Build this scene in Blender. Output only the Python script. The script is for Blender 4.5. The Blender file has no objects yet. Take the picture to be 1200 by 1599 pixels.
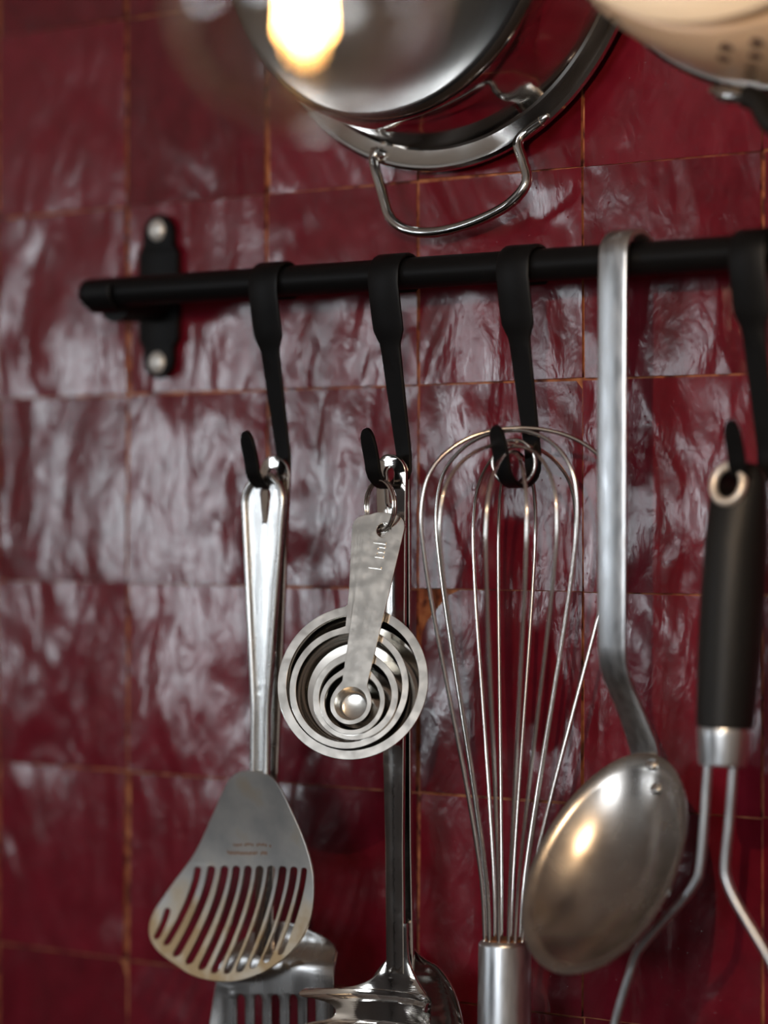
import bpy, bmesh, math, random
from mathutils import Vector, Matrix, noise

random.seed(7)
scene = bpy.context.scene
COL = scene.collection
R = math.radians

# ------------------------------------------------------------------ camera
# Wall plane y = 0, x runs right along the wall, z up.  Shapes are laid out in
# millimetres with z counted from the camera's height HC.
HC = 1.55
F = 4920.0                       # focal length in pixels of the 1200 px frame
TH = R(39.9)
FW = Vector((-math.sin(TH), math.cos(TH), 0))
RT = Vector((math.cos(TH), math.sin(TH), 0))
CAM = Vector((878.8, -1196.0, 0.0))
Y0 = 805.0

cam_d = bpy.data.cameras.new('camera')
cam = bpy.data.objects.new('camera', cam_d)
COL.objects.link(cam)
cam.location = (CAM.x / 1000, CAM.y / 1000, HC)
cam.rotation_euler = (R(90), 0, TH)
cam_d.sensor_fit = 'HORIZONTAL'
cam_d.sensor_width = 36.0
cam_d.lens = F * 36.0 / 1200.0
cam_d.shift_y = (Y0 - 799.5) / 1200.0
cam_d.clip_start = 0.02
cam_d.dof.use_dof = True
cam_d.dof.focus_distance = 1.485
cam_d.dof.aperture_fstop = 4.2
scene.camera = cam

# ------------------------------------------------------------------ light
scene.view_settings.view_transform = 'Standard'
scene.view_settings.look = 'None'
scene.view_settings.exposure = 0.2
scene.view_settings.gamma = 1.0
scene.view_settings.use_curve_mapping = False
scene.cycles.use_denoising = True
scene.cycles.max_bounces = 8
scene.cycles.sample_clamp_indirect = 6.0

world = bpy.data.worlds.new('world')
scene.world = world
world.use_nodes = True
world.node_tree.nodes['Background'].inputs[0].default_value = (0.75, 0.85, 1.0, 1)
world.node_tree.nodes['Background'].inputs[1].default_value = 0.05


def area(name, loc, aim, sx, sz, power, colour):
    l = bpy.data.lights.new(name, 'AREA')
    l.shape = 'RECTANGLE'
    l.size, l.size_y = sx, sz
    l.energy = power
    l.color = colour
    o = bpy.data.objects.new(name, l)
    COL.objects.link(o)
    o.location = loc
    o.rotation_euler = Vector(aim).to_track_quat('-Z', 'Y').to_euler()
    return o


# daylight through the side window; a rear window is added for fill
WIN_Y0, WIN_Y1, WIN_Z0, WIN_Z1 = -4.6, -2.65, 1.42, 1.82
area('window_daylight', (-2.93, (WIN_Y0 + WIN_Y1) / 2, (WIN_Z0 + WIN_Z1) / 2), (1, 0, 0),
     WIN_Y1 - WIN_Y0, WIN_Z1 - WIN_Z0, 33, (0.86, 0.93, 1.0))
area('rear_fill_light', (0.75, -4.93, 1.95), (0, 1, 0), 1.5, 1.0, 46, (0.9, 0.95, 1.0))  # unseen window added for fill light and bright spoon reflections

# ------------------------------------------------------------------ helpers


def W(px, py, y):
    """pixel -> point (mm) on the plane at distance y from the wall"""
    u, v = (px - 600.0) / F, (Y0 - py) / F
    d = FW + RT * u + Vector((0, 0, v))
    t = (y - CAM.y) / d.y
    return CAM + d * t


def WZ(px, py, dist):
    u, v = (px - 600.0) / F, (Y0 - py) / F
    return CAM + (FW + RT * u + Vector((0, 0, v))) * dist


def world_m(p):
    return Vector((p[0] / 1000, p[1] / 1000, p[2] / 1000 + HC))


def empty(name, loc, label, cat, group=None):
    o = bpy.data.objects.new(name, None)
    COL.objects.link(o)
    o.empty_display_size = 0.01
    o.location = world_m(loc)
    o['label'], o['category'] = label, cat
    if group:
        o['group'] = group
    return o


def tag(o, label, cat, group=None):
    o['label'], o['category'] = label, cat
    if group:
        o['group'] = group
    return o


def wloc(o):
    v = Vector((0, 0, 0))
    while o is not None:
        v += o.location
        o = o.parent
    return v


def link(name, me, mats, parent=None, angle=35, origin=None):
    """me is in metres, world space"""
    if not isinstance(mats, (list, tuple)):
        mats = [mats]
    for m in mats:
        if m.name not in [x.name for x in me.materials if x]:
            me.materials.append(m)
    off = wloc(parent) if parent else (world_m(origin) if origin is not None else Vector((0, 0, 0)))
    me.transform(Matrix.Translation(-off))
    if angle is not None:
        for p in me.polygons:
            p.use_smooth = True
        me.set_sharp_from_angle(angle=R(angle))
    me.name = name
    o = bpy.data.objects.new(name, me)
    COL.objects.link(o)
    if parent:
        o.parent = parent
    elif origin is not None:
        o.location = off
    return o


def mesh_mm(verts, faces):
    me = bpy.data.meshes.new('m')
    me.from_pydata([world_m(v) for v in verts], [], faces)
    bm = bmesh.new()
    bm.from_mesh(me)
    bmesh.ops.remove_doubles(bm, verts=bm.verts, dist=1e-6)
    bmesh.ops.recalc_face_normals(bm, faces=bm.faces)
    bm.to_mesh(me)
    bm.free()
    return me


def catmull(pts, n=8, closed=False):
    pts = [Vector(p) for p in pts]
    out = []
    m = len(pts)
    rng = range(m if closed else m - 1)
    for i in rng:
        if closed:
            p0, p1, p2, p3 = pts[i - 1], pts[i], pts[(i + 1) % m], pts[(i + 2) % m]
        else:
            p1, p2 = pts[i], pts[i + 1]
            p0 = pts[i - 1] if i > 0 else p1 * 2 - p2
            p3 = pts[i + 2] if i + 2 < m else p2 * 2 - p1
        for k in range(n):
            t = k / n
            out.append(0.5 * ((2 * p1) + (p2 - p0) * t + (2 * p0 - 5 * p1 + 4 * p2 - p3) * t * t
                              + (3 * p1 - p0 - 3 * p2 + p3) * t ** 3))
    if not closed:
        out.append(pts[-1])
    return out


def tube_mesh(path, r, seg=10, closed=False, cap=True):
    path = [Vector(p) for p in path]
    n = len(path)
    rad = r if isinstance(r, (list, tuple)) else [r] * n
    verts, faces = [], []
    ref = None
    for i in range(n):
        if closed:
            t = path[(i + 1) % n] - path[i - 1]
        else:
            t = path[min(i + 1, n - 1)] - path[max(i - 1, 0)]
        t.normalize()
        if ref is None:
            ref = Vector((0, 0, 1)).cross(t)
            if ref.length < 0.05:
                ref = Vector((1, 0, 0)).cross(t)
        ref = (ref - t * ref.dot(t)).normalized()
        b = t.cross(ref)
        for k in range(seg):
            a = 2 * math.pi * k / seg
            verts.append(path[i] + (ref * math.cos(a) + b * math.sin(a)) * rad[i])
    m = n if closed else n - 1
    for i in range(m):
        for k in range(seg):
            a, b2 = i * seg + k, i * seg + (k + 1) % seg
            c, d = ((i + 1) % n) * seg + (k + 1) % seg, ((i + 1) % n) * seg + k
            faces.append((a, b2, c, d))
    if not closed and cap:
        faces.append(tuple(range(seg))[::-1])
        faces.append(tuple(range((n - 1) * seg, n * seg)))
    return mesh_mm(verts, faces)


def sweep_mesh(path, widths, section, xdir=Vector((1, 0, 0))):
    """sweep a closed section [(a, c)] : a in half widths along xdir, c in mm along the strip's normal"""
    path = [Vector(p) for p in path]
    n, s = len(path), len(section)
    verts, faces = [], []
    for i in range(n):
        t = (path[min(i + 1, n - 1)] - path[max(i - 1, 0)]).normalized()
        nrm = xdir.cross(t).normalized()
        for a, c in section:
            verts.append(path[i] + xdir * (a * widths[i] / 2) + nrm * c)
    for i in range(n - 1):
        for k in range(s):
            faces.append((i * s + k, i * s + (k + 1) % s, (i + 1) * s + (k + 1) % s, (i + 1) * s + k))
    faces.append(tuple(range(s))[::-1])
    faces.append(tuple(range((n - 1) * s, n * s)))
    return mesh_mm(verts, faces)


def rect_section(th, bev=0.15):
    h = th / 2
    c = min(h * 0.6, 0.6)
    return [(-1, -h + c), (-1 + bev, -h), (1 - bev, -h), (1, -h + c), (1, h - c), (1 - bev, h), (-1 + bev, h), (-1, h - c)]


def lathe_mesh(profile, fn, seg=64, closed_profile=False):
    """profile [(r, h)]; fn(x, z, h) -> mm point"""
    verts, faces = [], []
    n = len(profile)
    for (r, h) in profile:
        for k in range(seg):
            a = 2 * math.pi * k / seg
            verts.append(fn(r * math.cos(a), r * math.sin(a), h))
    for i in range(n if closed_profile else n - 1):
        j = (i + 1) % n
        for k in range(seg):
            faces.append((i * seg + k, i * seg + (k + 1) % seg, j * seg + (k + 1) % seg, j * seg + k))
    return mesh_mm(verts, faces)


def fill_mesh(outer, holes, th, fn, bevel=0.25, cuts=0):
    """flat plate with holes: 2D outline in mm, thickness th, mapped by fn(a, b, c) (c: + is the front)"""
    cu = bpy.data.curves.new('c', 'CURVE')
    cu.dimensions = '2D'
    cu.fill_mode = 'BOTH'
    cu.extrude = max(th / 2 - bevel, 0.01)
    cu.bevel_depth = bevel
    cu.bevel_resolution = 1
    cu.offset = -bevel
    for loop in [outer] + list(holes):
        sp = cu.splines.new('POLY')
        sp.points.add(len(loop) - 1)
        for i, p in enumerate(loop):
            sp.points[i].co = (p[0], p[1], 0, 1)
        sp.use_cyclic_u = True
    o = bpy.data.objects.new('c', cu)
    COL.objects.link(o)
    dg = bpy.context.evaluated_depsgraph_get()
    me = bpy.data.meshes.new_from_object(o.evaluated_get(dg))
    bpy.data.objects.remove(o)
    bpy.data.curves.remove(cu)
    me.materials.clear()
    bm = bmesh.new()
    bm.from_mesh(me)
    bmesh.ops.remove_doubles(bm, verts=bm.verts, dist=1e-4)
    for _ in range(cuts):
        es = [e for e in bm.edges if e.calc_length() > 6]
        if es:
            bmesh.ops.subdivide_edges(bm, edges=es, cuts=1)
            bmesh.ops.triangulate(bm, faces=[f for f in bm.faces if len(f.verts) > 3])
    for v in bm.verts:
        v.co = world_m(fn(v.co.x, v.co.y, v.co.z))
    bmesh.ops.recalc_face_normals(bm, faces=bm.faces)
    bm.to_mesh(me)
    bm.free()
    for p in me.polygons:
        p.material_index = 0
    return me


def join_meshes(mes):
    bm = bmesh.new()
    for m in mes:
        bm.from_mesh(m)
    me = bpy.data.meshes.new('j')
    bm.to_mesh(me)
    bm.free()
    return me


def boolean(me, cutter):
    a = bpy.data.objects.new('a', me)
    b = bpy.data.objects.new('b', cutter)
    COL.objects.link(a)
    COL.objects.link(b)
    m = a.modifiers.new('b', 'BOOLEAN')
    m.operation = 'DIFFERENCE'
    m.solver = 'EXACT'
    m.use_self = True
    m.object = b
    dg = bpy.context.evaluated_depsgraph_get()
    out = bpy.data.meshes.new_from_object(a.evaluated_get(dg))
    bpy.data.objects.remove(a)
    bpy.data.objects.remove(b)
    out.materials.clear()
    for p in out.polygons:
        p.material_index = 0
    return out


def box_mesh(x0, x1, y0, y1, z0, z1, bevel=0):
    bm = bmesh.new()
    bmesh.ops.create_cube(bm, size=1)
    for v in bm.verts:
        v.co = world_m(((x0 + x1) / 2 + v.co.x * (x1 - x0), (y0 + y1) / 2 + v.co.y * (y1 - y0),
                        (z0 + z1) / 2 + v.co.z * (z1 - z0)))
    if bevel:
        bmesh.ops.bevel(bm, geom=bm.edges[:], offset=bevel / 1000, segments=2, affect='EDGES')
    me = bpy.data.meshes.new('b')
    bm.to_mesh(me)
    bm.free()
    return me


# ------------------------------------------------------------------ materials


def mat(name):
    m = bpy.data.materials.new(name)
    m.use_nodes = True
    nt = m.node_tree
    return m, nt, nt.nodes['Principled BSDF'], nt.nodes.new, nt.links.new


def ramp(new, stops):
    r = new('ShaderNodeValToRGB')
    e = r.color_ramp.elements
    while len(e) < len(stops):
        e.new(0.5)
    for i, (p, c) in enumerate(stops):
        e[i].position = p
        e[i].color = (c[0], c[1], c[2], 1)
    return r


def steel(name, base, rough, noise_scale=0, rough_var=0.0, bump=0.0, stretch=(1, 1, 1), stain=None, tint_var=0.0):
    m, nt, b, new, ln = mat(name)
    b.inputs['Metallic'].default_value = 1
    b.inputs['Base Color'].default_value = (*base, 1)
    b.inputs['Roughness'].default_value = rough
    if noise_scale:
        tc = new('ShaderNodeTexCoord')
        mp = new('ShaderNodeMapping')
        mp.inputs['Scale'].default_value = stretch
        ln(tc.outputs['Object'], mp.inputs[0])
        n = new('ShaderNodeTexNoise')
        n.inputs['Scale'].default_value = noise_scale
        n.inputs['Detail'].default_value = 6
        ln(mp.outputs[0], n.inputs['Vector'])
        mr = new('ShaderNodeMapRange')
        mr.inputs[1].default_value, mr.inputs[2].default_value = 0.3, 0.7
        mr.inputs[3].default_value, mr.inputs[4].default_value = max(rough - rough_var, 0.03), rough + rough_var
        ln(n.outputs['Fac'], mr.inputs[0])
        ln(mr.outputs[0], b.inputs['Roughness'])
        if stain or tint_var:
            lo = stain if stain else tuple(c * (1 - tint_var) for c in base)
            rp = ramp(new, [(0.36, lo), (0.56, base)])
            ln(n.outputs['Fac'], rp.inputs[0])
            ln(rp.outputs[0], b.inputs['Base Color'])
        if bump:
            bp = new('ShaderNodeBump')
            bp.inputs['Strength'].default_value = bump
            bp.inputs['Distance'].default_value = 0.0005
            ln(n.outputs['Fac'], bp.inputs['Height'])
            ln(bp.outputs[0], b.inputs['Normal'])
    return m


M_POL = steel('polished_steel', (0.74, 0.72, 0.69), 0.10, 60, 0.05)
M_SAT = steel('satin_steel', (0.70, 0.70, 0.69), 0.26, 220, 0.08, 0.05, (1, 1, 0.15))
M_SPOON = steel('stamped_steel', (0.80, 0.78, 0.74), 0.20, 160, 0.07, 0.03, (1, 1, 1), None, 0.06)
M_WORN = steel('worn_steel', (0.62, 0.58, 0.52), 0.34, 70, 0.12, 0.08, (1, 1, 1), (0.44, 0.38, 0.30))
M_RUST = steel('rust_stained_steel', (0.62, 0.50, 0.34), 0.42, 120, 0.1, 0.1, (1, 1, 1), (0.36, 0.20, 0.07))
M_BOWL = steel('old_ladle_steel', (0.46, 0.435, 0.41), 0.25, 45, 0.05, 0.0, (1, 1, 1), (0.37, 0.34, 0.31))
M_WIRE = steel('wire_steel', (0.80, 0.78, 0.75), 0.17)
M_ALU = steel('brushed_aluminium', (0.66, 0.68, 0.70), 0.34, 350, 0.06, 0.06, (1, 1, 0.25), None, 0.12)
M_PAN = steel('pan_steel', (0.64, 0.61, 0.58), 0.11, 40, 0.04)
M_COL, nt, b, new, ln = mat('cream_reflection_tint')  # colander body: the cream room it reflects is put into the colour
b.inputs['Base Color'].default_value = (0.55, 0.44, 0.34, 1)
b.inputs['Roughness'].default_value = 0.25
M_COLF, nt, b, new, ln = mat('pale_reflection_tint')  # colander foot: its brighter reflection is put into a paler colour
b.inputs['Base Color'].default_value = (0.86, 0.78, 0.66, 1)
b.inputs['Roughness'].default_value = 0.3
M_COLIN = steel('inner_shade_dark', (0.10, 0.09, 0.085), 0.4)  # colander inside: shade put into the colour
M_REAR = steel('rear_turner_steel', (0.55, 0.54, 0.53), 0.26, 120, 0.05, 0.02, (1, 1, 0.2))
M_BRASS = steel('bulb_cap_metal', (0.75, 0.62, 0.4), 0.25)

# pan base: circular brushing gives radial streaks
M_PANBASE, nt, b, new, ln = mat('turned_pan_base')
b.inputs['Metallic'].default_value = 1
b.inputs['Base Color'].default_value = (0.20, 0.19, 0.178, 1)
b.inputs['Roughness'].default_value = 0.12
b.inputs['Anisotropic'].default_value = 0.6
tg = new('ShaderNodeTangent')
tg.direction_type = 'RADIAL'
tg.axis = 'Y'
ln(tg.outputs[0], b.inputs['Tangent'])

# black powder coat
M_BLACK, nt, b, new, ln = mat('black_powder_coat')
b.inputs['Base Color'].default_value = (0.004, 0.004, 0.0045, 1)
b.inputs['Roughness'].default_value = 0.45
b.inputs['Specular IOR Level'].default_value = 0.2
n = new('ShaderNodeTexNoise')
n.inputs['Scale'].default_value = 1800
tc = new('ShaderNodeTexCoord')
ln(tc.outputs['Object'], n.inputs['Vector'])
bp = new('ShaderNodeBump')
bp.inputs['Strength'].default_value = 0.15
bp.inputs['Distance'].default_value = 0.0002
ln(n.outputs['Fac'], bp.inputs['Height'])
ln(bp.outputs[0], b.inputs['Normal'])

M_RUBBER, nt, b, new, ln = mat('black_rubber')
b.inputs['Base Color'].default_value = (0.008, 0.008, 0.008, 1)
b.inputs['Roughness'].default_value = 0.5
b.inputs['Specular IOR Level'].default_value = 0.35

M_SCREW, nt, b, new, ln = mat('screw_zinc')
b.inputs['Base Color'].default_value = (0.80, 0.80, 0.78, 1)
b.inputs['Metallic'].default_value = 0.5
b.inputs['Roughness'].default_value = 0.4

# glazed tile: wavy burgundy glaze, every tile shifted by its own random number
M_TILE, nt, b, new, ln = mat('burgundy_zellige_glaze')
tc = new('ShaderNodeTexCoord')
oi = new('ShaderNodeObjectInfo')
sc = new('ShaderNodeVectorMath')
sc.operation = 'SCALE'
cmb = new('ShaderNodeCombineXYZ')
mm = new('ShaderNodeMath')
mm.operation = 'MULTIPLY'
mm.inputs[1].default_value = 37.0
ln(oi.outputs['Random'], mm.inputs[0])
mm2 = new('ShaderNodeMath')
mm2.operation = 'MULTIPLY'
mm2.inputs[1].default_value = 91.0
ln(oi.outputs['Random'], mm2.inputs[0])
ln(mm.outputs[0], cmb.inputs[0])
ln(mm2.outputs[0], cmb.inputs[2])
va = new('ShaderNodeVectorMath')
ln(tc.outputs['Object'], va.inputs[0])
ln(cmb.outputs[0], va.inputs[1])
mp = new('ShaderNodeMapping')
mp.inputs['Scale'].default_value = (1.0, 1.0, 0.55)
ln(va.outputs[0], mp.inputs[0])


def tnoise(scale, detail, src, rough=0.5, dist=0.0):
    n = new('ShaderNodeTexNoise')
    n.inputs['Scale'].default_value = scale
    n.inputs['Detail'].default_value = detail
    n.inputs['Roughness'].default_value = rough
    n.inputs['Distortion'].default_value = dist
    ln(src.outputs[0], n.inputs['Vector'])
    return n


def madd(a, fa, bb, fb):
    x = new('ShaderNodeMath')
    x.operation = 'MULTIPLY'
    x.inputs[1].default_value = fa
    ln(a, x.inputs[0])
    y = new('ShaderNodeMath')
    y.operation = 'MULTIPLY_ADD'
    y.inputs[1].default_value = fb
    ln(bb, y.inputs[0])
    ln(x.outputs[0], y.inputs[2])
    return y.outputs[0]


n1 = tnoise(17, 2, mp, 0.45, 0.6)
n2 = tnoise(95, 3, mp, 0.5, 0.3)
n3 = tnoise(900, 2, va)
h = madd(n1.outputs['Fac'], 1.0, n2.outputs['Fac'], 0.08)
h = madd(h, 1.0, n3.outputs['Fac'], 0.0022)
# small glaze pits
vo = new('ShaderNodeTexVoronoi')
vo.inputs['Scale'].default_value = 190
ln(va.outputs[0], vo.inputs['Vector'])
pr = ramp(new, [(0.0, (1, 1, 1)), (0.10, (0, 0, 0))])
ln(vo.outputs['Distance'], pr.inputs[0])
h = madd(h, 1.0, pr.outputs[0], -0.02)
bp = new('ShaderNodeBump')
bp.inputs['Strength'].default_value = 1.0
bp.inputs['Distance'].default_value = 0.0056
ln(h, bp.inputs['Height'])
ln(bp.outputs[0], b.inputs['Normal'])
cr = ramp(new, [(0.25, (0.098, 0.0042, 0.0100)), (0.5, (0.148, 0.0070, 0.0165)), (0.8, (0.205, 0.0120, 0.026))])
n4 = tnoise(60, 4, va)
av = new('ShaderNodeMath')
av.operation = 'MULTIPLY_ADD'
av.inputs[1].default_value = 0.35
ln(oi.outputs['Random'], av.inputs[0])
hl = new('ShaderNodeMath')
hl.operation = 'MULTIPLY'
hl.inputs[1].default_value = 0.7
ln(n4.outputs['Fac'], hl.inputs[0])
ln(hl.outputs[0], av.inputs[2])
ln(av.outputs[0], cr.inputs[0])
ln(cr.outputs[0], b.inputs['Base Color'])
b.inputs['Roughness'].default_value = 0.16
b.inputs['IOR'].default_value = 1.6

# fired clay edges of the tiles, and the joint behind
M_CLAY, nt, b, new, ln = mat('fired_clay')
tc = new('ShaderNodeTexCoord')
n = new('ShaderNodeTexNoise')
n.inputs['Scale'].default_value = 130
ln(tc.outputs['Object'], n.inputs['Vector'])
rp = ramp(new, [(0.34, (0.08, 0.014, 0.008)), (0.46, (0.32, 0.10, 0.045)), (0.7, (0.55, 0.23, 0.10))])
ln(n.outputs['Fac'], rp.inputs[0])
ln(rp.outputs[0], b.inputs['Base Color'])
b.inputs['Roughness'].default_value = 0.85


def paint(name, col, rough=0.8):
    m, nt, b, new, ln = mat(name)
    tc = new('ShaderNodeTexCoord')
    n = new('ShaderNodeTexNoise')
    n.inputs['Scale'].default_value = 6
    n.inputs['Detail'].default_value = 5
    ln(tc.outputs['Object'], n.inputs['Vector'])
    rp = ramp(new, [(0.3, tuple(c * 0.92 for c in col)), (0.7, col)])
    ln(n.outputs['Fac'], rp.inputs[0])
    ln(rp.outputs[0], b.inputs['Base Color'])
    b.inputs['Roughness'].default_value = rough
    return m


M_CREAM = paint('cream_wall_paint', (0.78, 0.69, 0.60))
M_WALLD = paint('dark_wall_paint', (0.10, 0.085, 0.08))
M_CEIL = paint('ceiling_paint', (0.84, 0.81, 0.77))
M_FLOOR = paint('dark_floor', (0.05, 0.035, 0.025), 0.4)
M_WOODW = paint('white_window_paint', (0.7, 0.68, 0.64), 0.5)

# ------------------------------------------------------------------ room shell


def struct(name, me, m, parent=None):
    o = link(name, me, m, parent, None)
    if not parent:
        o['kind'] = 'structure'
    return o


ZF = -HC * 1000
wall_back = struct('wall_back', box_mesh(-3000, 2200, 2.7, 109, ZF, 1050), M_CLAY)
struct('wall_left', box_mesh(-3100, -3000, -5000, 109, ZF, 1050), M_CREAM)
struct('wall_right', box_mesh(2200, 2300, -5000, 109, ZF, 1050), M_CREAM)
struct('wall_front', box_mesh(-3100, 2300, -5100, -5000, ZF, 1050), M_WALLD)
struct('floor', box_mesh(-3100, 2300, -5100, 109, ZF - 50, ZF), M_FLOOR)
struct('ceiling', box_mesh(-3100, 2300, -5100, 109, 1050, 1100), M_CEIL)
struct('added_trim_1', box_mesh(-3000, -2980, -5000, 0, ZF, -330), M_WALLD)      # unseen dark wainscot, added to darken the lower tiles' reflections


def window(name, along, fixed, a0, a1, z0, z1, panes, half=16, m=None):
    """frame of bars around and across the opening"""
    root = bpy.data.objects.new(name, None)
    COL.objects.link(root)
    root['kind'] = 'structure'
    t = 55
    bars = [(a0 - t, a0, z0 - t, z1 + t), (a1, a1 + t, z0 - t, z1 + t), (a0, a1, z0 - t, z0), (a0, a1, z1, z1 + t)]
    for k in range(1, panes):
        c = a0 + (a1 - a0) * k / panes
        bars.append((c - half, c + half, z0, z1))
    for (p0, p1, q0, q1) in bars:
        if along == 'y':
            me = box_mesh(fixed, fixed + 95, p0, p1, q0, q1, 3)
        else:
            me = box_mesh(p0, p1, fixed, fixed + 95, q0, q1, 3)
        link('window_frame', me, m or M_WOODW, root, None)


window('window_1', 'y', -2995, WIN_Y0 * 1000, WIN_Y1 * 1000, (WIN_Z0 - HC) * 1000, (WIN_Z1 - HC) * 1000, 4, 165, M_WALLD)
window('fill_window', 'x', -4995, 0, 1500, -100, 900, 2)  # frame of the added rear fill window

# tiles: 100 mm grid, six mesh variants shared by all of them
TP = 100.0
ZB = 64.0


def tile_mesh(k):
    rnd = random.Random(100 + k)
    bm = bmesh.new()
    N = 6
    w = TP - 1.3 - rnd.random() * 0.5
    hgt = TP - 0.7 - rnd.random() * 0.5
    g = []
    tx, tz = rnd.uniform(-.4, .4), rnd.uniform(-.4, .4)
    jx = [rnd.uniform(-.3, .3) for _ in range(4)]
    for i in range(N + 1):
        row = []
        for j in range(N + 1):
            u, v = i / N * 2 - 1, j / N * 2 - 1
            x = u * w / 2 + (jx[0] if u > .99 else 0) + (jx[1] * v if abs(u) > .99 else 0)
            z = v * hgt / 2 + (jx[2] if v > .99 else 0) + (jx[3] * u if abs(v) > .99 else 0)
            e = max(abs(u), abs(v))
            y = -0.22 * (1 - u * u) * (1 - v * v) + tx * u + tz * v + 0.22 * rnd.uniform(-1, 1) * (e < .99)
            y += 0.12 if e > .99 else 0
            row.append(bm.verts.new((x / 1000, y / 1000, z / 1000)))
        g.append(row)
    for i in range(N):
        for j in range(N):
            f = bm.faces.new((g[i][j], g[i + 1][j], g[i + 1][j + 1], g[i][j + 1]))
            f.smooth = True
    loop = [g[i][0] for i in range(N)] + [g[N][j] for j in range(N)] + [g[N - i][N] for i in range(N)] + [g[0][N - j] for j in range(N)]
    back = [bm.verts.new((v.co.x, 0.0075, v.co.z)) for v in loop]
    for i in range(len(loop)):
        f = bm.faces.new((loop[i], back[i], back[(i + 1) % len(loop)], loop[(i + 1) % len(loop)]))
        f.material_index = 1
    for i in range(len(loop)):
        e = bm.edges.get((loop[i], loop[(i + 1) % len(loop)]))
        e.smooth = False
    bmesh.ops.recalc_face_normals(bm, faces=bm.faces)
    me = bpy.data.meshes.new('tile')
    bm.to_mesh(me)
    bm.free()
    me.materials.append(M_TILE)
    me.materials.append(M_CLAY)
    return me


tiles = [tile_mesh(k) for k in range(8)]
rt = random.Random(5)
for i in range(-13, 7):
    for j in range(-7, 6):
        o = bpy.data.objects.new('tile', tiles[rt.randrange(8)])
        COL.objects.link(o)
        o.parent = wall_back
        if i <= -2:                                   # joints are wider towards the left end
            o.scale.x = 0.985 if i <= -3 else 0.99
        o.location = world_m((TP * (i + 0.5) + rt.uniform(-.25, .25), 1.0 + rt.uniform(-.5, .5), ZB + TP * (j + 0.5) + rt.uniform(-.3, .3)))
        o.rotation_euler = (R(rt.uniform(-.7, .7)), R(rt.uniform(-.15, .15)), R(rt.uniform(-.7, .7)))

# ------------------------------------------------------------------ rail
RY, RZ, RR = -40.0, 115.0, 7.6
x_l = W(140, 460, RY).x
x_r = 420.0
rail = empty('utensil_rail', (x_l, 0, RZ), 'black round metal rail fixed across the red tiles', 'rail')
prof = [(x_l - 3.0, 4.2), (x_l - 2.2, 6.2), (x_l - 0.6, 7.4), (x_l + 1.2, RR)]
pts = [(x_l - 3.1, RY, RZ)] + [(p[0], RY, RZ) for p in prof] + [(x_l + 60, RY, RZ), (x_r, RY, RZ)]
link('bar', tube_mesh(pts, [0.1] + [p[1] for p in prof] + [RR, RR], 32), M_BLACK, rail)


def bracket(cx):
    out = []
    hz = 43.0

    def half(z):
        a = abs(z)
        if a < 22:
            return 13.5
        if a < 28:
            t = (a - 22) / 6
            return 13.5 - 3.2 * (3 * t * t - 2 * t ** 3)
        if a < 33:
            return 10.3
        return max(10.3 * math.sqrt(max(1 - ((a - 33) / 10.0) ** 2, 0)), 0.3)
    zs = [-hz + 2 * hz * i / 64 for i in range(65)]
    for z in zs:
        out.append((cx + half(z), RZ + z))
    for z in zs[::-1]:
        out.append((cx - half(z), RZ + z))
    pl = link('bracket_plate', fill_mesh(out, [], 4.0, lambda a, b_, c: (a, -2.2 - c, b_), 0.6), M_BLACK, rail)
    for dz in (-34.7, 34.7):
        sp = [(0.0, 3.2), (2.2, 3.1), (4.2, 2.4), (5.6, 1.1), (6.0, 0.0)]
        me = lathe_mesh(sp, lambda x, z, h_: (cx + x, -4.0 - h_, RZ + dz + z), 24)
        slot = box_mesh(cx - 4, cx + 4, -8, -6.4, RZ + dz - .6, RZ + dz + .6)
        s = link('screw', me, M_SCREW, pl)
    # arm with a cup that carries the bar from below
    arm = [(cx, -3, RZ - 5), (cx, -14, RZ - 5.5), (cx, -26, RZ - 6), (cx, -36, RZ - 6.5)]
    sec = [(math.cos(2 * math.pi * k / 20), 8.5 * math.sin(2 * math.pi * k / 20)) for k in range(20)]
    link('bracket_arm', sweep_mesh([Vector(p) for p in arm], [22, 20, 20, 20], sec), M_BLACK, rail)
    cup = []
    for k in range(15):
        a = R(-200 + 220 * k / 14)
        cup.append(Vector((cx, RY - (RR + 1.6) * math.cos(a), RZ + (RR + 1.6) * math.sin(a))))
    link('bracket_cup', sweep_mesh(cup, [20] * 15, rect_section(2.6, 0.08)), M_BLACK, rail)


bracket(W(250, 465, -2).x)
bracket(W(250, 465, -2).x + 720)

# ------------------------------------------------------------------ hooks
hp, hw = [], []
for k in range(15):
    a = R(-60 + 235 * k / 14)          # from behind and below, over the top, to the front
    hp.append((RY + 9.0 * math.cos(a), RZ + 9.0 * math.sin(a)))
    hw.append(18.5)
for (y, z, w) in [(-49.2, 110, 18.5), (-47.5, 100, 18.4), (-46, 92, 18.4), (-45.2, 88, 18.0), (-44.6, 85, 15.5), (-44.0, 82, 12.6),
                  (-43.4, 79, 11.8), (-40.5, 64, 11.0), (-37, 46, 10.0), (-33.6, 29, 9.2)]:
    hp.append((y, z))
    hw.append(w)
for k in range(1, 12):
    a = math.pi * k / 11
    hp.append((-45.0 + 12.0 * math.cos(a) * 1.0, 24.5 - 11.0 * math.sin(a)))
    hw.append(9.0)
for (y, z, w) in [(-58.2, 29, 9.0), (-59.6, 33.5, 9.0), (-60.6, 37, 8.2), (-61.1, 39, 6.6), (-61.5, 40.5, 4.0), (-61.7, 41.1, 1.4)]:
    hp.append((y, z))
    hw.append(w)
hook_me = sweep_mesh([Vector((0, y, z)) for y, z in hp], hw, rect_section(2.0, 0.12))
HOOKX = [W(411, 470, -49).x, W(599, 460, -49).x, W(801, 450, -49).x, W(1167, 440, -49).x]
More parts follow.
